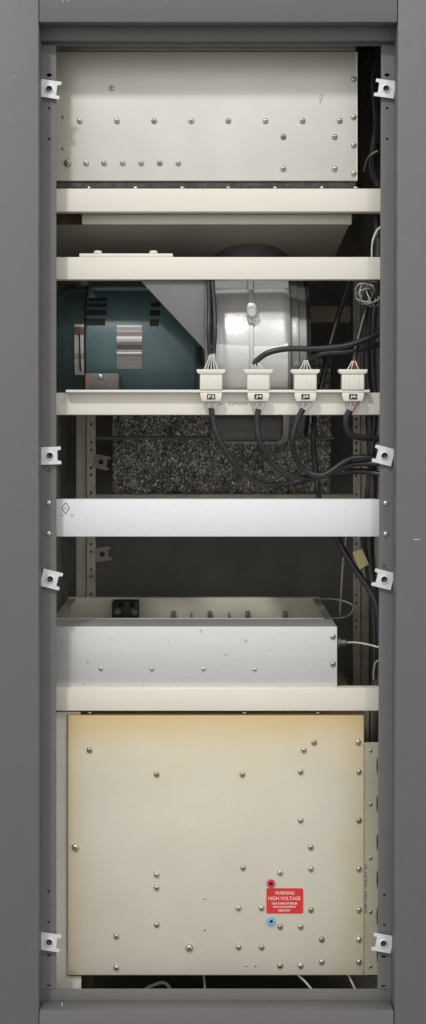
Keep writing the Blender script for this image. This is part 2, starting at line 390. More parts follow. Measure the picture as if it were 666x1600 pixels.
# ================================================================ clip nuts
def clip_mesh():
    """flat square clip with a round threaded boss and two short prongs; local, facing -Y, prongs to +X"""
    bm = bmesh.new(); t = bmesh.new(); q = .0126; p = .0160; seg = 20; rh_ = .0046
    outer = [(p, -q), (p, -q*.64), (q*.86, -q*.56), (q*.86, q*.56), (p, q*.64), (p, q), (-q, q), (-q, -q)]
    fv = [t.verts.new((x, 0, z)) for x, z in outer]
    ring = [t.verts.new((rh_*math.cos(2*math.pi*i/seg), 0, rh_*math.sin(2*math.pi*i/seg))) for i in range(seg)]
    es = [t.edges.new((fv[i], fv[(i+1) % len(fv)])) for i in range(len(fv))] + [t.edges.new((ring[i], ring[(i+1) % seg])) for i in range(seg)]
    bmesh.ops.triangle_fill(t, edges=es, use_beauty=True, use_dissolve=False)
    for f in [f for f in t.faces if (f.calc_center_median() - Vector((0, 0, 0))).length < rh_*0.8 and all(v in ring for v in f.verts)]: t.faces.remove(f)
    r = bmesh.ops.extrude_face_region(t, geom=t.faces[:]); bmesh.ops.translate(t, verts=[g for g in r['geom'] if isinstance(g, bmesh.types.BMVert)], vec=(0, .0012, 0))
    merge(bm, t)
    lathe(bm, [(.0046, 0), (.0060, 0.0), (.0056, .0022), (.0047, .0024), (.0042, .0016)], (0, 0, 0), (0, -1, 0), 20, close=False)
    pr = .0185
    box(bm, (-q, .0012, -q), (-q + .0012, .006, q)); bmesh.ops.recalc_face_normals(bm, faces=bm.faces[:])
    me = bpy.data.meshes.new('clip_nut'); bm.to_mesh(me); bm.free(); me.materials.append(CLIP); me.shade_smooth(); me.set_sharp_from_angle(angle=math.radians(35))
    bm = bmesh.new(); lathe(bm, [(.0044, 0.0008), (.0036, 0), (.0034, -.003), (0, -.0034)], (0, 0, 0), (0, -1, 0), 20, close=False)
    m2 = bpy.data.meshes.new('threaded_hole'); bm.to_mesh(m2); bm.free(); m2.materials.append(THREAD); m2.shade_smooth()
    return me, m2
CLM, CLH = clip_mesh()
CLD = CLM.copy(); CLD.materials.clear(); CLD.materials.append(mat('shaded_zinc_clip', (0.45, 0.42, 0.38), 0.6))  # same zinc as the front clips, darkened to paint in the rear shade
def clip(px, py, y, flip, deg, label, group='clip nuts on the front rails', sc=1.0):
    o = link_mesh('clip_nut', CLM if sc == 1 else CLD, None, None, at(px, py, y)); tag(o, label, 'clip nut', group)
    o.rotation_euler = (0, math.radians(deg) + (math.pi if flip else 0), 0); o.scale = (sc,)*3
    h = bpy.data.objects.new('threaded_hole', CLH); COL.objects.link(h); h.parent = o; h.location = (0, -.0006, 0)
yc = RP - 0.0075
yc = RP - 0.0065
clip(77, 139, yc, False, 8, 'silver clip nut on the left rail in front of the top box, tilted clockwise')
clip(78, 712, yc, False, -2, 'silver clip nut set almost level on the left rail above the white panel')
clip(78.5, 905, yc, False, 14, 'silver clip nut on the left rail beside the open tray, tilted clockwise')
clip(77, 1472, yc, False, 8, 'silver clip nut low on the left rail beside the yellowed box')
clip(603.5, 138.5, yc, True, 8, 'silver clip nut on the right rail beside the dark gap at the top box')
clip(601, 712, yc, True, 14, 'silver clip nut on the right rail where the black cables go behind it')
clip(600.5, 905.5, yc, True, 14, 'silver clip nut on the right rail level with the yellow tag and open tray')
clip(599.5, 1474, yc, True, 10, 'silver clip nut low on the right rail beside the yellowed box')
clip(158, 722, RR - .002, False, 10, 'dim clip nut on the rear rail in shadow above the white panel', 'clip nuts on the rear rail', .95)
clip(160, 866, RR - .002, False, -8, 'dim clip nut on the rear rail in shadow below the white panel', 'clip nuts on the rear rail', .95)

# ================================================================ TOP BOX
BY = 0.100
t = thing('chassis_box', at(325, 283, BY), 'large dull silver sheet metal box with rows of screws at the cabinet top', 'equipment box', 'sheet metal equipment boxes')
obj('lid_flange', B(86, 62, 556, 80.2, BY + .022, .4, bev=.001), PLATE, t)
bm = B(84, 80.5, 559, 282.5, BY, 0.45, bev=0.0012); obj('housing', bm, PLATE, t)
obj('edge_trim', B(556.8, 81, 558.6, 282, BY - .0006, .004, bev=0), CREAMB, t)
obj('base_gasket', B(84, 284, 556, 293.5, BY + .004, .40, bev=0.0005), STRIP, t)
for p in ((125,189),(183,189),(241,189),(299,189),(357,189),(415,189),(473,189),(531,189),(135,255),(163,255),(192,255),(221,255),(250,255),(279,255),(443,214),(523,214),(443,264),(523,264),(553,124),(553,183),(553,227),(553,271),(175,138)):
    screw(SC_M, p[0], p[1], BY, t)
screw(SC_L, 106, 255, BY, t)
for p in ((99, 183), (99, 232)): screw(SC_S, p[0], p[1], BY, t)
bm = T([(501, 147, BY), (503.5, 149, BY), (502.5, 154, BY), (501, 158, BY)], 0.9, seg=6); tube(bm, [at(499, 151, BY), at(500.5, 158, BY), at(501, 164, BY)], .6*S, 6)
obj('scratch', bm, SMUDGE, t)

ramp_stain(PLATE, 0, at(86, 0, BY).x, at(150, 0, BY).x, (.70, .65, .50), .6, .4, 12)
ramp_stain(PLATE, 2, at(0, 80, BY).z, at(0, 170, BY).z, (.69, .64, .53), .65, .3, 6)
# ================================================================ BARS
def bar(py0, py1, x0, x1, m, label, yb=0.086):
    """shallow channel: face, top and bottom flanges"""
    t = thing('cross_bar', at(340, py1, yb), label, 'cross bar', 'painted cross bars of the rack')
    bm = bmesh.new(); a = at(x0, py1, yb); b = at(x1, py0, yb)
    prof = [(0, 0), (0, 1), (1, 1), (1, .93), (.12, .93), (.12, .07), (1, .07), (1, 0)]
    dp = .022; h = b.z - a.z
    L_ = [bm.verts.new((a.x, yb + p*dp, a.z + q*h)) for p, q in prof]; R_ = [bm.verts.new((b.x, yb + p*dp, a.z + q*h)) for p, q in prof]
    n = len(prof)
    for i in range(n): bm.faces.new((L_[i], R_[i], R_[(i+1) % n], L_[(i+1) % n]))
    bm.faces.new(L_); bm.faces.new(R_)
    es = [e for e in bm.edges if all(abs(v.co.y - yb) < 1e-6 for v in e.verts)]
    bmesh.ops.bevel(bm, geom=es, offset=.0015, segments=3, affect='EDGES', profile=.5)
    obj('channel', bm, m, t)
    return t
b1 = bar(294.5, 331, 74, 606, CREAM, 'cream cross bar directly under the silver top box')
for px in (139, 212, 285, 357, 430, 503, 556):
    o = link_mesh('screw', SC_M, None, b1, at(px, 294.3, .097)); o.rotation_euler = (math.radians(-90), 0, 0)
b2 = bar(401.5, 437, 74, 606, CREAM, 'cream cross bar with a small bolted plate, above the teal motor')
obj('bolted_plate', B(124, 396, 270, 401.2, .088, .05, bev=.0006), CREAM, b2)
for px in (153, 240):
    bm = bmesh.new(); c = at(px, 396, .105); lathe(bm, [(.0062, 0), (.0062, .0026), (.0045, .004), (0, .0042)], c, (0, 0, 1), 16); obj('bolt', bm, CREAM, b2)
b3 = bar(613.5, 648.5, 74, 606, CREAM, 'cream cross bar carrying the white plug connectors, below the motor')
obj('connector_shelf', B(103, 609, 578, 613.2, .070, .045, bev=.0005), CREAM, b3)
bar(1075, 1111, 74, 606, CREAMB, 'cream cross bar between the open tray and the yellowed box')
text('32P6001', 372, 630.5, .0858, 5.5, LETG, b3, 31); text('#1', 345, 631, .0858, 5.5, LETG, b3)

t = thing('blank_panel', at(340, 838.5, .075), 'plain white blank panel with a small printed diamond mark', 'panel')
WP = .070
bm = bmesh.new(); pbox(bm, 72, 780, 606, 838.5, WP, .003, .0009)
obj('face', bm, WHITE, t)
obj('flange', B(90, 781, 590, 784, WP + .0035, .045, bev=.0004), WHITE, t)
def ringpoly(bm, outer, k, y, thk):
    cx = sum(p[0] for p in outer)/len(outer); cy = sum(p[1] for p in outer)/len(outer); n = len(outer)
    inn = [(cx + (x-cx)*k, cy + (yy-cy)*k) for x, yy in outer]
    for i in range(n):
        j = (i+1) % n; prism(bm, [outer[i], outer[j], inn[j], inn[i]], y, thk)
bm = bmesh.new(); ringpoly(bm, [(102.8, 784.5), (109.6, 794), (102.8, 803.8), (96, 794)], .80, WP - .0002, .0003); obj('diamond_mark', bm, LETK, t, smooth=0)
text('13', 103, 794.3, WP - .0001, 4.2, LETK, t); text('JAN', 95.8, 805.6, WP - .0001, 2.4, LETK, t, 6); text('101', 112.6, 805.2, WP - .0001, 2.4, LETK, t, 5.5)

# ================================================================ DUCT under the first bar
t = thing('air_duct', at(330, 410, .2), 'cream sheet metal air duct hood tapering down behind the upper bars', 'air duct')
obj('rim', B(128, 334.5, 550, 350.5, .125, .012, bev=.0015), CREAMB, t)
bm = bmesh.new()
q0 = [at(78, 351, .128), at(546, 351, .128), at(512, 425, .26), at(78, 425, .26)]
vs = [bm.verts.new(p) for p in q0]; vb = [bm.verts.new(p + Vector((0, .25, 0))) for p in q0]
bm.faces.new(vs); bm.faces.new(vb)
for i in range(4): bm.faces.new((vs[i], vs[(i+1) % 4], vb[(i+1) % 4], vb[i]))
obj('hood', bm, HOOD, t)
bm = bmesh.new(); c = at(392, 387, .24); lathe(bm, [(.060, 0), (.062, -.003), (.062, -.05), (0, -.05)], (c.x, c.y, c.z), (0, 0, 1), 48); obj('inlet_collar', bm, COLLAR, t)
obj('back_edge', B(80, 333, 128, 352, .15, .01, bev=.001), BROWN, t)

# ================================================================ MOTOR
MC = at(200, 543, .240); MR = .0995
def X(px, y): return at(px, 0, y).x
MY = MC.y - MR
t = thing('electric_motor', Vector((X(215, MY), MC.y, MC.z - MR)), 'teal painted electric motor lying behind the bars', 'motor')
def cylx(px0, px1, prof, m, name, c=MC, seg=64, yref=None, parent=None):
    yy = MY if yref is None else yref
    x0, x1 = X(px0, yy), X(px1, yy); bm = bmesh.new()
    lathe(bm, [(r, x0 + (x1-x0)*f) for r, f in prof], (0, c.y, c.z), (1, 0, 0), seg)
    return obj(name, bm, m, parent if parent else t)
def cyl_patch(px0, px1, py0, py1, m, name, lift=.0004, c=MC, R=MR, thk=.0004, parent=None, seg=12):
    yy = c.y - R; x0, x1 = X(px0, yy), X(px1, yy); bm = bmesh.new()
    def ang(py):
        z = at(0, py, yy).z; return math.asin(max(-.999, min(.999, (z - c.z)/R)))
    a0, a1 = ang(py0), ang(py1); rows = []
    for i in range(seg+1):
        a_ = a0 + (a1-a0)*i/seg
        rows.append([[bm.verts.new((x, c.y - rr*math.cos(a_), c.z + rr*math.sin(a_))) for x in (x0, x1)] for rr in (R + lift, R + lift + thk)])
    for p, q in zip(rows, rows[1:]):
        bm.faces.new((p[1][0], p[1][1], q[1][1], q[1][0])); bm.faces.new((p[0][0], p[0][1], q[0][1], q[0][0]))
        for s in (0, 1): bm.faces.new((p[0][s], p[1][s], q[1][s], q[0][s]))
    for p in (rows[0], rows[-1]): bm.faces.new((p[0][0], p[0][1], p[1][1], p[1][0]))
    return obj(name, bm, m, parent if parent else t)
cylx(134, 306, [(MR*.985, 0), (MR, .02), (MR, .98), (MR*.985, 1)], TEAL, 'motor_body')
cylx(74, 133.5, [(MR*.80, 0), (MR*.93, .5), (MR*.95, 1)], TEALD, 'end_bell')
cylx(306.5, 322, [(MR*1.0, 0), (MR*1.02, .1), (MR*1.02, 1)], TEALD, 'end_flange')
cylx(131, 134, [(MR*.97, 0), (MR*.97, 1)], VOID, 'seam_ring')
for (x0, x1, rows_) in ((134.5, 166, ((464, 469), (473, 479), (483, 492), (498, 508))), (234, 250, ((472, 478), (484, 493), (499, 509)))):
    for y0, y1 in rows_: cyl_patch(x0 + (0 if y0 > 475 else 1), x1 + (0 if y0 < 495 else -2), y0, y1, VOID, 'vent_slot', thk=.0005)
zt, zb = at(0, 508, MY).z, at(0, 576, MY).z
DK = (.08, .075, .07); LT = (.50, .48, .47); MD = (.27, .25, .25)
np_m = stripes('printed_nameplate', [(0, MD), (.13, (.30, .27, .28)), (.15, MD), (.27, (.22, .18, .17)), (.34, (.9, .88, .86)), (.39, DK), (.41, LT), (.43, DK), (.55, (.2, .17, .17)), (.62, LT), (.68, (.85, .84, .82)), (.74, MD), (.78, (.25, .2, .2)), (.84, LT), (.86, (.35, .3, .3)), (.90, MD), (.94, (.3, .27, .27)), (.96, LT)], zb, zt)
cyl_patch(182.5, 222, 508, 576, np_m, 'nameplate')
np2 = stripes('printed_side_label', [(0, LT), (.04, (.5, .48, .46)), (.3, MD), (.36, (.3, .28, .27)), (.42, LT), (.78, (.12, .04, .03)), (.94, LT)], at(0, 585, MY).z, at(0, 506, MY).z, .45, 0)
lab = cyl_patch(116.5, 131, 507, 585, np2, 'side_label', R=MR*.965, lift=.001)
for o_ in (lab,): pass
bm = bmesh.new(); prism(bm, [(123, 521), (125, 521), (127, 580), (124.5, 580)], MY + .0015, .003); obj('printed_line', bm, VOID, lab)
obj('terminal_box', B(133, 583, 186, 609, MY - .006, .06, bev=.002), TBOX, t)
obj('rust_patch', B(133.5, 584, 140, 608, MY - .0068, .004, bev=.0005), BROWN, t)
screw(SC_M, 157, 588, MY - .006, t)
obj('drain_notch', B(307.5, 541, 316, 571, MY - .004, .02, bev=.0005), VOID, t)
bm = bmesh.new(); lathe(bm, [(.006, 0), (.008, .02), (.004, .03)], at(132, 442, .14), (0, -1, .3), 14); obj('eye_bolt', bm, CASTD, t)

bm = bmesh.new(); prism(bm, [(219, 437.8), (320, 437.8), (320, 548), (315, 541)], .094, .003, .0006)
g = thing('gusset_bracket', at(300, 545, .094), 'grey triangular gusset plate in front of the teal motor', 'bracket')
obj('triangular_plate', bm, GUSS, g)
bm = bmesh.new(); pbox(bm, 320.3, 437.8, 325.5, 580, .094, .06, .0005); obj('return_flange', bm, GUSS, g)

# ================================================================ BLOWER
BC = at(394, 560, .25); BR = .135; BYF = BC.y - BR
t = thing('blower_housing', Vector((X(400, BYF), BC.y, BC.z - BR)), 'cast aluminium drum shaped blower housing with a bolted lug', 'blower')
blow = t
cylx(330, 455, [(BR*.90, 0), (BR*.955, .03), (BR*.975, .10), (BR*.985, .5), (BR*.99, .88), (BR*.985, .93), (BR*.965, .97), (BR*.94, 1)], CAST, 'drum', c=BC, yref=BYF, parent=t, seg=96)
cylx(455.5, 483, [(BR*.90, 0), (BR*.91, .08), (BR*.91, .45), (BR*.88, .5), (BR*.88, .9), (BR*.86, 1)], CASTD, 'end_ring', c=BC, yref=BYF, parent=t, seg=96)
cylx(483.3, 487.5, [(BR*.84, 0), (BR*.89, .1), (BR*.89, 1)], VOID, 'gasket_ring', c=BC, yref=BYF, parent=t, seg=96)
obj('drum_shade_plate', B(327, 640, 443, 690, BYF - .003, .06, bev=.010), DRUMSHADE, t)  # added dark plate, imitates shade on the drum's underside
def rib_arc(px0, px1, py0, py1, h, name, m=CAST, R=BR*.985, bev=.002):
    o = cyl_patch(px0, px1, py0, py1, m, name, lift=-.002, c=BC, R=R, thk=h, parent=t, seg=16)
    return o
rib_arc(389.5, 396.5, 425, 480, .008, 'rib'); rib_arc(390.5, 395.5, 500, 606, .007, 'rib')
# lower thick band with slanting upper edges
def band(x0, x1, ya, yb_):
    yy = BC.y - BR; bm = bmesh.new(); R0 = BR*.985; cols = []
    n = 10
    for j in range(3):
        px = (x0 + (x1-x0)*j/2); z0_ = at(0, ya + (yb_-ya)*j/2, yy).z
        a0 = math.asin((z0_-BC.z)/BR); a1 = math.radians(-58); col_ = []
        for i in range(n+1):
            a_ = a0 + (a1-a0)*i/n
            rr = R0 + (.0036 if i > 0 else .0)
            col_.append(bm.verts.new((X(px, yy), BC.y - rr*math.cos(a_), BC.z + rr*math.sin(a_))))
        cols.append(col_)
    for p, q in zip(cols, cols[1:]):
        for i in range(n): bm.faces.new((p[i], p[i+1], q[i+1], q[i]))
    r = bmesh.ops.extrude_face_region(bm, geom=bm.faces[:])
    for v in [g_ for g_ in r['geom'] if isinstance(g_, bmesh.types.BMVert)]:
        d = Vector((0, v.co.y - BC.y, v.co.z - BC.z)); v.co -= d.normalized()*.008
    obj('lower_band', bm, CAST, t, smooth=20)
band(338, 390, 537, 541); band(396, 450, 541, 536)
for x0, x1 in ((337, 387), (399, 453)): cyl_patch(x0, x1, 420, 449, CAST, 'upper_band', lift=-.004, c=BC, R=BR*.985, thk=.0075, parent=t, seg=12)
bm = bmesh.new()
prism(bm, [(387, 472), (399, 472), (402, 480), (402, 496), (398, 506), (395, 509), (392, 509), (389, 506), (385, 496), (385, 480)], BYF + .002, .03, .004); obj('lug', bm, CAST, t)
bm = bmesh.new(); lathe(bm, [(.0085, 0), (.0085, .004), (.006, .006), (0, .006)], at(393.5, 488, BYF + .002), (0, -1, 0), 18); obj('lug_bolt', bm, CAST, t)
for px in (464, 476): 
    bm = bmesh.new(); lathe(bm, [(.0045, 0), (.0045, .003), (0, .004)], at(px, 569, BC.y - BR*.9), (0, -1, 0), 14); obj('ring_bolt', bm, CASTD, t)

# rod and fitting under the blower
t = thing('support_rod', at(335, 686, .33), 'thin horizontal support rod below the blower with a pale plastic fitting', 'rod')
obj('rod', T([(150, 684, .40), (370, 684, .40), (522, 684, .40)], 3.2, smooth=False), GREYD, t)
obj('fitting', B(379, 667, 391, 695, .375, .02, bev=.002), PLASTICC, t)
bm = bmesh.new(); lathe(bm, [(.0045, 0), (.0055, .004), (.004, .02), (.002, .04)], at(379, 683, .385), (-1, 0, 0), 14); obj('nozzle', bm, PLASTICC, t)
tag(obj('angle_bar', B(484, 478, 548, 503, .42, .02, bev=.001), TANBAR), 'dim tan angle bar deep in the cabinet behind the black cables', 'bar')

# ================================================================ OPEN TRAY
TY, TD = .096, .40
t = thing('open_tray', at(310, 1075, TY), 'open topped aluminium tray chassis resting on the lower cross bar', 'tray')
a = at(72, 1074.5, TY); b = at(527, 979, TY)
bm = bmesh.new(); box(bm, (a.x, TY, a.z), (b.x, TY + .002, b.z), .0007)
obj('front_wall', bm, TRAYM, t)
# top flange of the front, dropping slightly back
bm = bmesh.new(); fd = .105
def slab(bm, pts, thk):
    v1 = [bm.verts.new(p) for p in pts]; v2 = [bm.verts.new(Vector(p) - Vector((0, 0, thk))) for p in pts]
    n = len(pts); bm.faces.new(v1); bm.faces.new(v2)
    for i in range(n): bm.faces.new((v1[i], v1[(i+1) % n], v2[(i+1) % n], v2[i]))
zt = b.z - .0012
slab(bm, [(a.x, TY + .0021, zt), (b.x - .001, TY + .0021, zt), (b.x - .012, TY + fd, zt), (a.x, TY + fd, zt)], .0018); obj('front_flange', bm, TRAYM, t)
bm = bmesh.new(); box(bm, (a.x, TY + fd + .0003, zt - .008), (b.x - .012, TY + fd + .0022, zt + .0012), .0005); obj('flange_edge', bm, TRAYM, t)
bm = bmesh.new(); box(bm, (b.x - .002, TY + .0023, a.z), (b.x, TY + TD, zt - .0021)); slab(bm, [(b.x - .012, TY + fd + .003, zt), (b.x - .0002, TY + .004, zt), (b.x - .0002, TY + TD, zt), (b.x - .012, TY + TD, zt)], .0018); obj('side_wall', bm, TRAYM, t)
bm = bmesh.new(); box(bm, (a.x + .0, TY + .0023, a.z), (a.x + .002, TY + TD, zt - .0021)); slab(bm, [(a.x, TY + fd + .003, zt), (a.x + .012, TY + fd + .003, zt), (a.x + .012, TY + TD, zt), (a.x, TY + TD, zt)], .0018); obj('side_wall', bm, TRAYM, t)
bm = bmesh.new(); box(bm, (a.x + .0022, TY + TD - .002, a.z), (b.x - .0022, TY + TD, zt + .001), .0005); slab(bm, [(a.x, TY + TD + .0003, zt + .001), (b.x, TY + TD + .0003, zt + .001), (b.x, TY + TD + .015, zt + .001), (a.x, TY + TD + .015, zt + .001)], .002); obj('rear_wall', bm, TRAYIN, t)
bm = bmesh.new(); box(bm, (a.x + .0022, TY + .0023, a.z + .0003), (b.x - .0022, TY + TD - .0023, a.z + .002)); obj('tray_floor', bm, TRAYIN, t)
YB = TY + TD - .006
relay = obj('terminal_block', B(175, 939, 217, 990, YB - .03, .03, bev=.003), BLACK, t)
for px in (184, 210):
    bm = bmesh.new(); lathe(bm, [(.006, 0), (.006, .006), (.003, .009), (0, .009)], at(px, 955, YB - .03), (0, -1, 0), 14); obj('terminal', bm, CASTD, relay)
for px in (190, 207):
    bm = bmesh.new(); lathe(bm, [(.005, 0), (.005, .004), (0, .005)], at(px, 944, YB - .03), (0, -1, 0), 14); obj('terminal', bm, VOID, relay)
for px in (271, 328, 387, 446):
    obj('stud', B(px - 3.5, 955.5, px + 3.5, 970, YB - .014, .014, bev=.0008), CASTD, t)
for px in (299, 358): obj('stud', B(px - 1, 957, px + 1, 970, YB - .010, .01, bev=.0004), CASTD, t)
for px, py in ((158, 1045.5), (238, 1046), (318, 1046), (398, 1046.5)):
    o = screw(SC_S, px, py, TY, t); o.scale = (1.25,)*3
for px, py in ((520.5, 995), (520.5, 1038)): screw(SC_M, px, py, TY, t)
bm = bmesh.new(); lathe(bm, [(.008, 0), (.008, .004), (.005, .005), (.005, .012), (.003, .014)], at(527.5, 1004, .16), (1, 0, 0), 16); obj('gland', bm, CASTD, t)

# ================================================================ HIGH VOLTAGE BOX
HY = .092
zT, zB_, xL, xR = at(0, 1117, HY).z, at(0, 1524, HY).z, at(105, 0, HY).x, at(569, 0, HY).x
ramp_stain(GOLD, 2, zT + .008, zT - .14, (.66, .54, .29), .60, .6, 5)
ramp_stain(GOLD, 0, xL - .002, xL + .035, (.66, .55, .30), .5, .8, 9)
ramp_stain(GOLD, 0, xR + .004, xR - .05, (.62, .50, .25), .42, .9, 7)
ramp_stain(GOLD, 2, zT + .006, zT - .05, (.60, .38, .11), .5, .7, 4)
t = thing('high_voltage_box', at(337, 1524, HY), 'large yellowed sheet metal box with many screws and a red warning label', 'equipment box', 'sheet metal equipment boxes')
obj('housing', B(105.5, 1117.5, 569, 1524, HY, .42, bev=.0014), GOLD, t)
bm = bmesh.new(); plate_holes(bm, 568, 595.5, 1160, 1523, HY + .0026, .002, [(589.6, y, 1.1, 14.5) for y in (1197, 1256, 1316, 1374, 1432, 1490)]); 
FLG = mat('olive_flange_sheet', (.50, .46, .35), .5, .15, .1, 12, .1, 400)
obj('side_flange', bm, FLG, t)
for y in (1173, 1257, 1341, 1425, 1510): screw(SC_S, 579, y, HY + .0026, t)
for p in ((140,1172),(491,1160),(475,1172),(560,1160),(245,1210),(379,1210),(470,1206),(561,1206),(470,1282),(561,1282),(486,1324),(380,1356),(438,1364),(486,1358),(561,1358),(245,1367),(245,1387),(373,1419),(409,1419),(486,1422),(561,1422),(245,1445),(438,1448),(470,1448),(182,1463),(503,1468),(561,1468),(373,1480),(409,1480),(438,1509),(470,1509),(503,1503),(561,1503),(182,1512)):
    screw(SC_M, p[0], p[1], HY, t)
screw(SC_L, 118, 1324, HY, t); screw(SC_L, 296, 1481, HY, t)
for p in ((320,1404),(320,1453),(385,1509),(399,1509)):
    o = screw(SC_S, p[0], p[1], HY + .0006, t); o.scale = (.7,)*3
bm = bmesh.new(); prism(bm, [(418, 1388), (472.5, 1388), (474, 1389.5), (474, 1426), (472.5, 1427.5), (418, 1427.5), (416.5, 1426), (416.5, 1389.5)], HY - .0006, .001)
lab = obj('warning_label', bm, RED, t); ly = HY - .0007
text('WARNING', 445, 1395.3, ly, 5.4, LETW, lab, 30); text('HIGH VOLTAGE', 444.5, 1403.7, ly, 5.4, LETW, lab, 50)
text('TURN POWER OFF BEFORE', 444.5, 1411.8, ly, 3.4, LETW, lab, 40, bold=.012); text('WORK ON EQUIPMENT', 444.5, 1417.3, ly, 3.4, LETW, lab, 36, bold=.012); text('INSIDE UNIT', 444.5, 1422.6, ly, 3.4, LETW, lab, 19, bold=.012)
def jack(px, py, m):
    bm = bmesh.new(); lathe(bm, [(.0058, 0), (.0058, .003), (.005, .0042), (.0026, .0042), (.002, .001), (0, .001)], at(px, py, HY), (0, -1, 0), 20)
    j = obj('test_jack', bm, m, t); j['label'] = 'red test jack above the warning label' if m is JRED else 'blue test jack below the warning label'
    bm = bmesh.new(); lathe(bm, [(.0022, .0016), (0, .0017)], at(px, py, HY), (0, -1, 0), 12); obj('socket', bm, VOID, j)
jack(423.5, 1380, JRED); jack(424, 1439, JBLUE)
text('328P1062  RELAY 01', 571.6, 1389, HY + .0024, 4.2, LETK, t, 76, rot=math.pi/2)
upright_bm = bmesh.new(); prism(upright_bm, [(83, 1112.3), (126, 1112.3), (126, 1116.8), (104.6, 1116.8), (104.6, 1525.5), (127, 1525.5), (127, 1545), (83, 1545)], HY + .006, .004)
tag(obj('support_upright', upright_bm, CREAMB), 'dull cream sheet upright seen along the left edge of the yellowed box', 'upright')
for px, py in ((140, 1113.6), (382, 1113.4), (497, 1113.6)):
    bm = bmesh.new(); lathe(bm, [(.004, 0), (.004, .002), (0, .004)], at(px, 1112, .10), (0, 0, -1), 14); obj('screw', bm, SCREW, t)
tag(obj('floor_bracket', B(128, 1521, 147, 1550, .15, .02, bev=.001), BROWN), 'small brown bracket in the dark gap under the yellowed box', 'bracket')

# ================================================================ CONNECTORS and CABLES
CY = .070
def connector(cx, name_, label):
    t = thing('plug_connector', at(cx, 628, CY), label, 'connector', 'white plug connectors on the shelf')
    bm = bmesh.new()
    pbox(bm, cx - 17.5, 582, cx + 17.5, 608.8, CY - .003, .022, .0010)
    for k in range(5):
        x = cx - 14 + k*7; pbox(bm, x - 1.7, 585, x + 1.7, 608, CY - .0034, .003, .0003)
    prism(bm, [(cx - 22.5, 577), (cx + 22.5, 577), (cx + 22.5, 581), (cx + 19, 584), (cx - 19, 584), (cx - 22.5, 581)], CY - .005, .024, .0007)
    obj('socket_body', bm, NYLON, t)
    bm = bmesh.new(); prism(bm, [(cx - 17, 613.6), (cx + 17, 613.6), (cx + 17, 619), (cx + 14.5, 627), (cx - 14.5, 627), (cx - 17, 619)], CY - .005, .020, .001)
    pl = obj('plug_body', bm, NYLON, t)
    lb = obj('label_tab', B(cx - 6.2, 615.6, cx + 6.4, 623.8, CY - .0062, .001, bev=.0002), BLACK, pl)
    text(name_, cx + .2, 619.8, CY - .0064, 5.2, LETW, lb, 9.5, bold=.02)
    return t
connector(330, 'P3', 'white plug connector with black tab P3 beside the gusset')
connector(404, 'J4', 'white plug connector with black tab J4 below the blower lug')
connector(477.5, 'J5', 'white plug connector with black tab J5 below the blower end ring')
connector(552, 'J6', 'white plug connector with black tab J6 nearest the right rail')
def cable(name, pts, r, label, wires=(), m=CABLE, group='black cables in the cabinet', seg=12):
    t = thing(name, at(*pts[0]), label, 'cable', group)
    obj('jacket', T(pts, r, seg=seg), m, t)
    for pw, mm in wires: obj('wire', T(pw, .95, seg=6), mm, t)
    return t
def fan_down(cx, tipx, tipy, y=CY + .004, red=False):
    out = []
    for k in range(4):
        x0 = cx - 10 + k*6.7
        out.append(([(x0, 626, y), ((x0*.75 + tipx*.25), 632, y - .004*(k % 2)), (tipx + (k-1.5)*1.5, tipy + 4, y)], WIRER if red and k == 3 else WIREW))
    return out
def fan_up(cx, tipx, tipy, y=CY + .004, red=False):
    out = []
    for k in range(4):
        x0 = cx - 9 + k*6
        out.append(([(x0, 578, y), (x0*.6 + tipx*.4, 571, y - .004*(k % 2)), (tipx + (k-1.5)*1.5, tipy - 4, y)], WIRER if red and k == 2 else WIREW))
    return out
y = CY + .004
cable('cable', [(330, 637, y), (334, 662, y), (344, 690, y), (368, 727, y + .01), (405, 755, y + .03), (450, 755, y + .05), (510, 742, y + .06), (560, 736, y + .05), (596, 741, y + .04)], 4.8, 'black cable drooping lowest below the bar, from the plug marked P3', fan_down(330, 330, 637))
cable('cable', [(404, 639, y), (401.5, 660, y), (406, 690, y), (424, 722, y + .01), (455, 743, y + .02), (500, 745, y + .04), (550, 726, y + .04), (596, 724, y + .03)], 4.8, 'black cable curving down and right from the plug marked J4', fan_down(404, 404, 639))
cable('cable', [(474, 639, y), (464, 658, y), (457, 685, y), (461, 712, y + .01), (478, 735, y + .02), (505, 742, y + .02), (545, 718, y + .03), (575, 715, y + .03), (598, 722, y + .03)], 4.7, 'black cable bowing left then right from the plug marked J5', fan_down(477, 474, 639))
cable('cable', [(547, 641, y), (541, 655, y), (543, 672, y + .003), (556, 682, y + .008), (598, 686, y + .02)], 5.4, 'short black cable bending to the right rail from the plug marked J6', fan_down(552, 547, 641, red=True))
cable('cable', [(397, 570, y), (403, 562, y), (420, 551, y - .003), (450, 545, y - .004), (490, 545, y), (535, 541, y), (570, 531, y + .008), (602, 517, y + .02)], 4.7, 'black cable running right above the connectors from the top of J4', fan_up(404, 397, 570))
cable('cable', [(478, 567, y + .01), (488, 559, y + .015), (510, 552, y + .02), (550, 549, y + .02), (602, 536, y + .03)], 4.2, 'black cable rising to the right from the top of J5, under another', fan_up(477.5, 478, 567))
cable('cable', [(553, 568, y + .01), (556, 545, y + .02), (565, 510, y + .03), (576, 470, y + .04), (586, 430, y + .05)], 4.7, 'black cable rising steeply to the coil of wire from the top of J6', fan_up(552, 553, 568, red=True))
wf = []
for k in range(5):
    x0 = 319 + k*5.5; wf.append(([(x0, 578, y), (x0*.5 + 331*.5, 564, y - .003*(k % 2)), (328.5 + k*1.6, 548, y), (327 + k*2, 540, y)], WIREW))
cable('cable', [(328, 553, y), (326, 520, y), (327, 480, y + .01), (325, 430, y + .02)], 3.6, 'thin black cable rising beside the gusset to the left of its twin', wf)
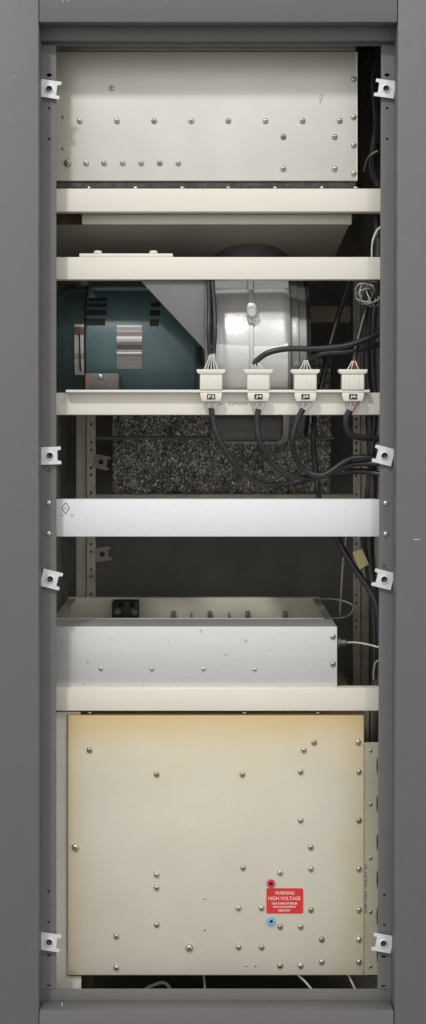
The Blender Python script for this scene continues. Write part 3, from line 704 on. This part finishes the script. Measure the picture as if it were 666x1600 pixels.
cable('cable', [(334, 552, y), (336, 520, y), (335, 480, y + .01), (331, 430, y + .02)], 3.8, 'thin black cable rising beside the blower drum to the right of its twin')
cable('cable', [(546, 440, .25), (530, 490, .25), (516, 540, .24), (505, 590, .22), (492, 650, .20), (490, 700, .19), (495, 745, .18), (500, 790, .17)], 4.6, 'black cable passing down behind connector J5 to behind the white panel')
cable('cable', [(588, 340, .12), (592, 390, .11), (588, 440, .11), (580, 500, .13), (574, 570, .14), (578, 650, .13), (583, 760, .13), (578, 860, .13), (590, 960, .13)], 8, 'thick black loom of cable running down behind the right rail')
cable('cable', [(590, 440, .10), (584, 500, .11), (583, 570, .12), (586, 650, .12), (576, 760, .13), (570, 800, .14)], 5, 'second black cable in the loom behind the right rail above the panel')
cable('cable', [(526, 836, .14), (540, 866, .135), (560, 896, .13), (578, 922, .125), (590, 950, .12), (594, 1000, .12)], 5.5, 'black cable slanting down to the right below the white panel')
cable('cable', [(570, 836, .16), (574, 880, .16), (583, 940, .16), (586, 1010, .16), (584, 1062, .16)], 6, 'black cable hanging beside the open tray on the right')
cable('cable', [(588, 75, .16), (582, 130, .16), (586, 200, .16), (578, 260, .16), (590, 292, .16)], 6, 'black cable in the dark gap right of the top box')
# thin wires
def wire(pts, r, label, m=WIREG, group='thin loose wires'):
    o = obj('wire', T(pts, r, seg=8), m); return tag(o, label, 'wire', group)
wire([(598, 352, .10), (588, 362, .10), (582, 380, .10), (581, 402, .11)], 1.6, 'thin white wire arching out beside the second cross bar', WIREW)
coil = []
for k in range(60):
    an = k*.62; coil.append((577 + 14*math.cos(an)*(1 + .42*math.sin(k*.37)) + 6*math.sin(k*.11), 459 + 15*math.sin(an + .5*math.sin(k*.17))*(1 + .35*math.cos(k*.53)) + 4*math.cos(k*.13), .095 + .015*math.sin(k*.8)))
coil += [(594, 440, .10), (602, 425, .10)]
wire(coil, 1.1, 'tangled coil of thin pale wire beside the right rail', WIREG)
wire([(541, 838, .30), (536, 880, .30), (533, 930, .31), (531, 960, .32)], 1.7, 'thin grey wire hanging straight down behind the yellow tag')
wire([(500, 936, .40), (520, 936, .38), (545, 942, .36), (552, 952, .35), (540, 964, .34), (515, 966, .34), (500, 964, .35)], 1.5, 'thin grey wire looping out of the open tray')
wire([(541, 1004, .16), (556, 1004, .15), (575, 1007, .14), (602, 1014, .13)], 1.6, 'thin white wire running from the tray side to the rail', WIREW)
wire([(590, 236, .14), (582, 240, .14), (574, 248, .15), (568, 268, .16)], 1.2, 'thin grey wire in the gap beside the top box')
wire([(600, 1030, .13), (588, 1034, .13), (584, 1048, .13), (584, 1062, .13)], 1.3, 'thin grey wire bent in the dark corner beside the tray')
wire([(462, 1520, .10), (478, 1535, .10), (500, 1562, .10)], 1.8, 'pale wire slanting in the gap under the box below the red label', WIREW)
wire([(543, 1520, .10), (550, 1535, .10), (562, 1560, .10)], 1.8, 'pale wire slanting in the gap under the box near the right rail', WIREW)
wire([(318, 1520, .11), (320, 1540, .11), (319, 1560, .11)], 1.6, 'pale wire hanging in the gap under the box near its middle')
wire([(205, 1560, .13), (236, 1541, .13), (258, 1536, .13), (272, 1556, .13)], 3, 'grey hose curving in the gap under the yellowed box', WIREG)
# yellow tag on the cable
bm = bmesh.new(); prism(bm, [(551, 863), (566, 857), (577, 882), (562, 890)], .118, .0015, .0004)
tag(obj('paper_tag', bm, TAG), 'small yellow paper tag tied to a black cable below the white panel', 'tag')
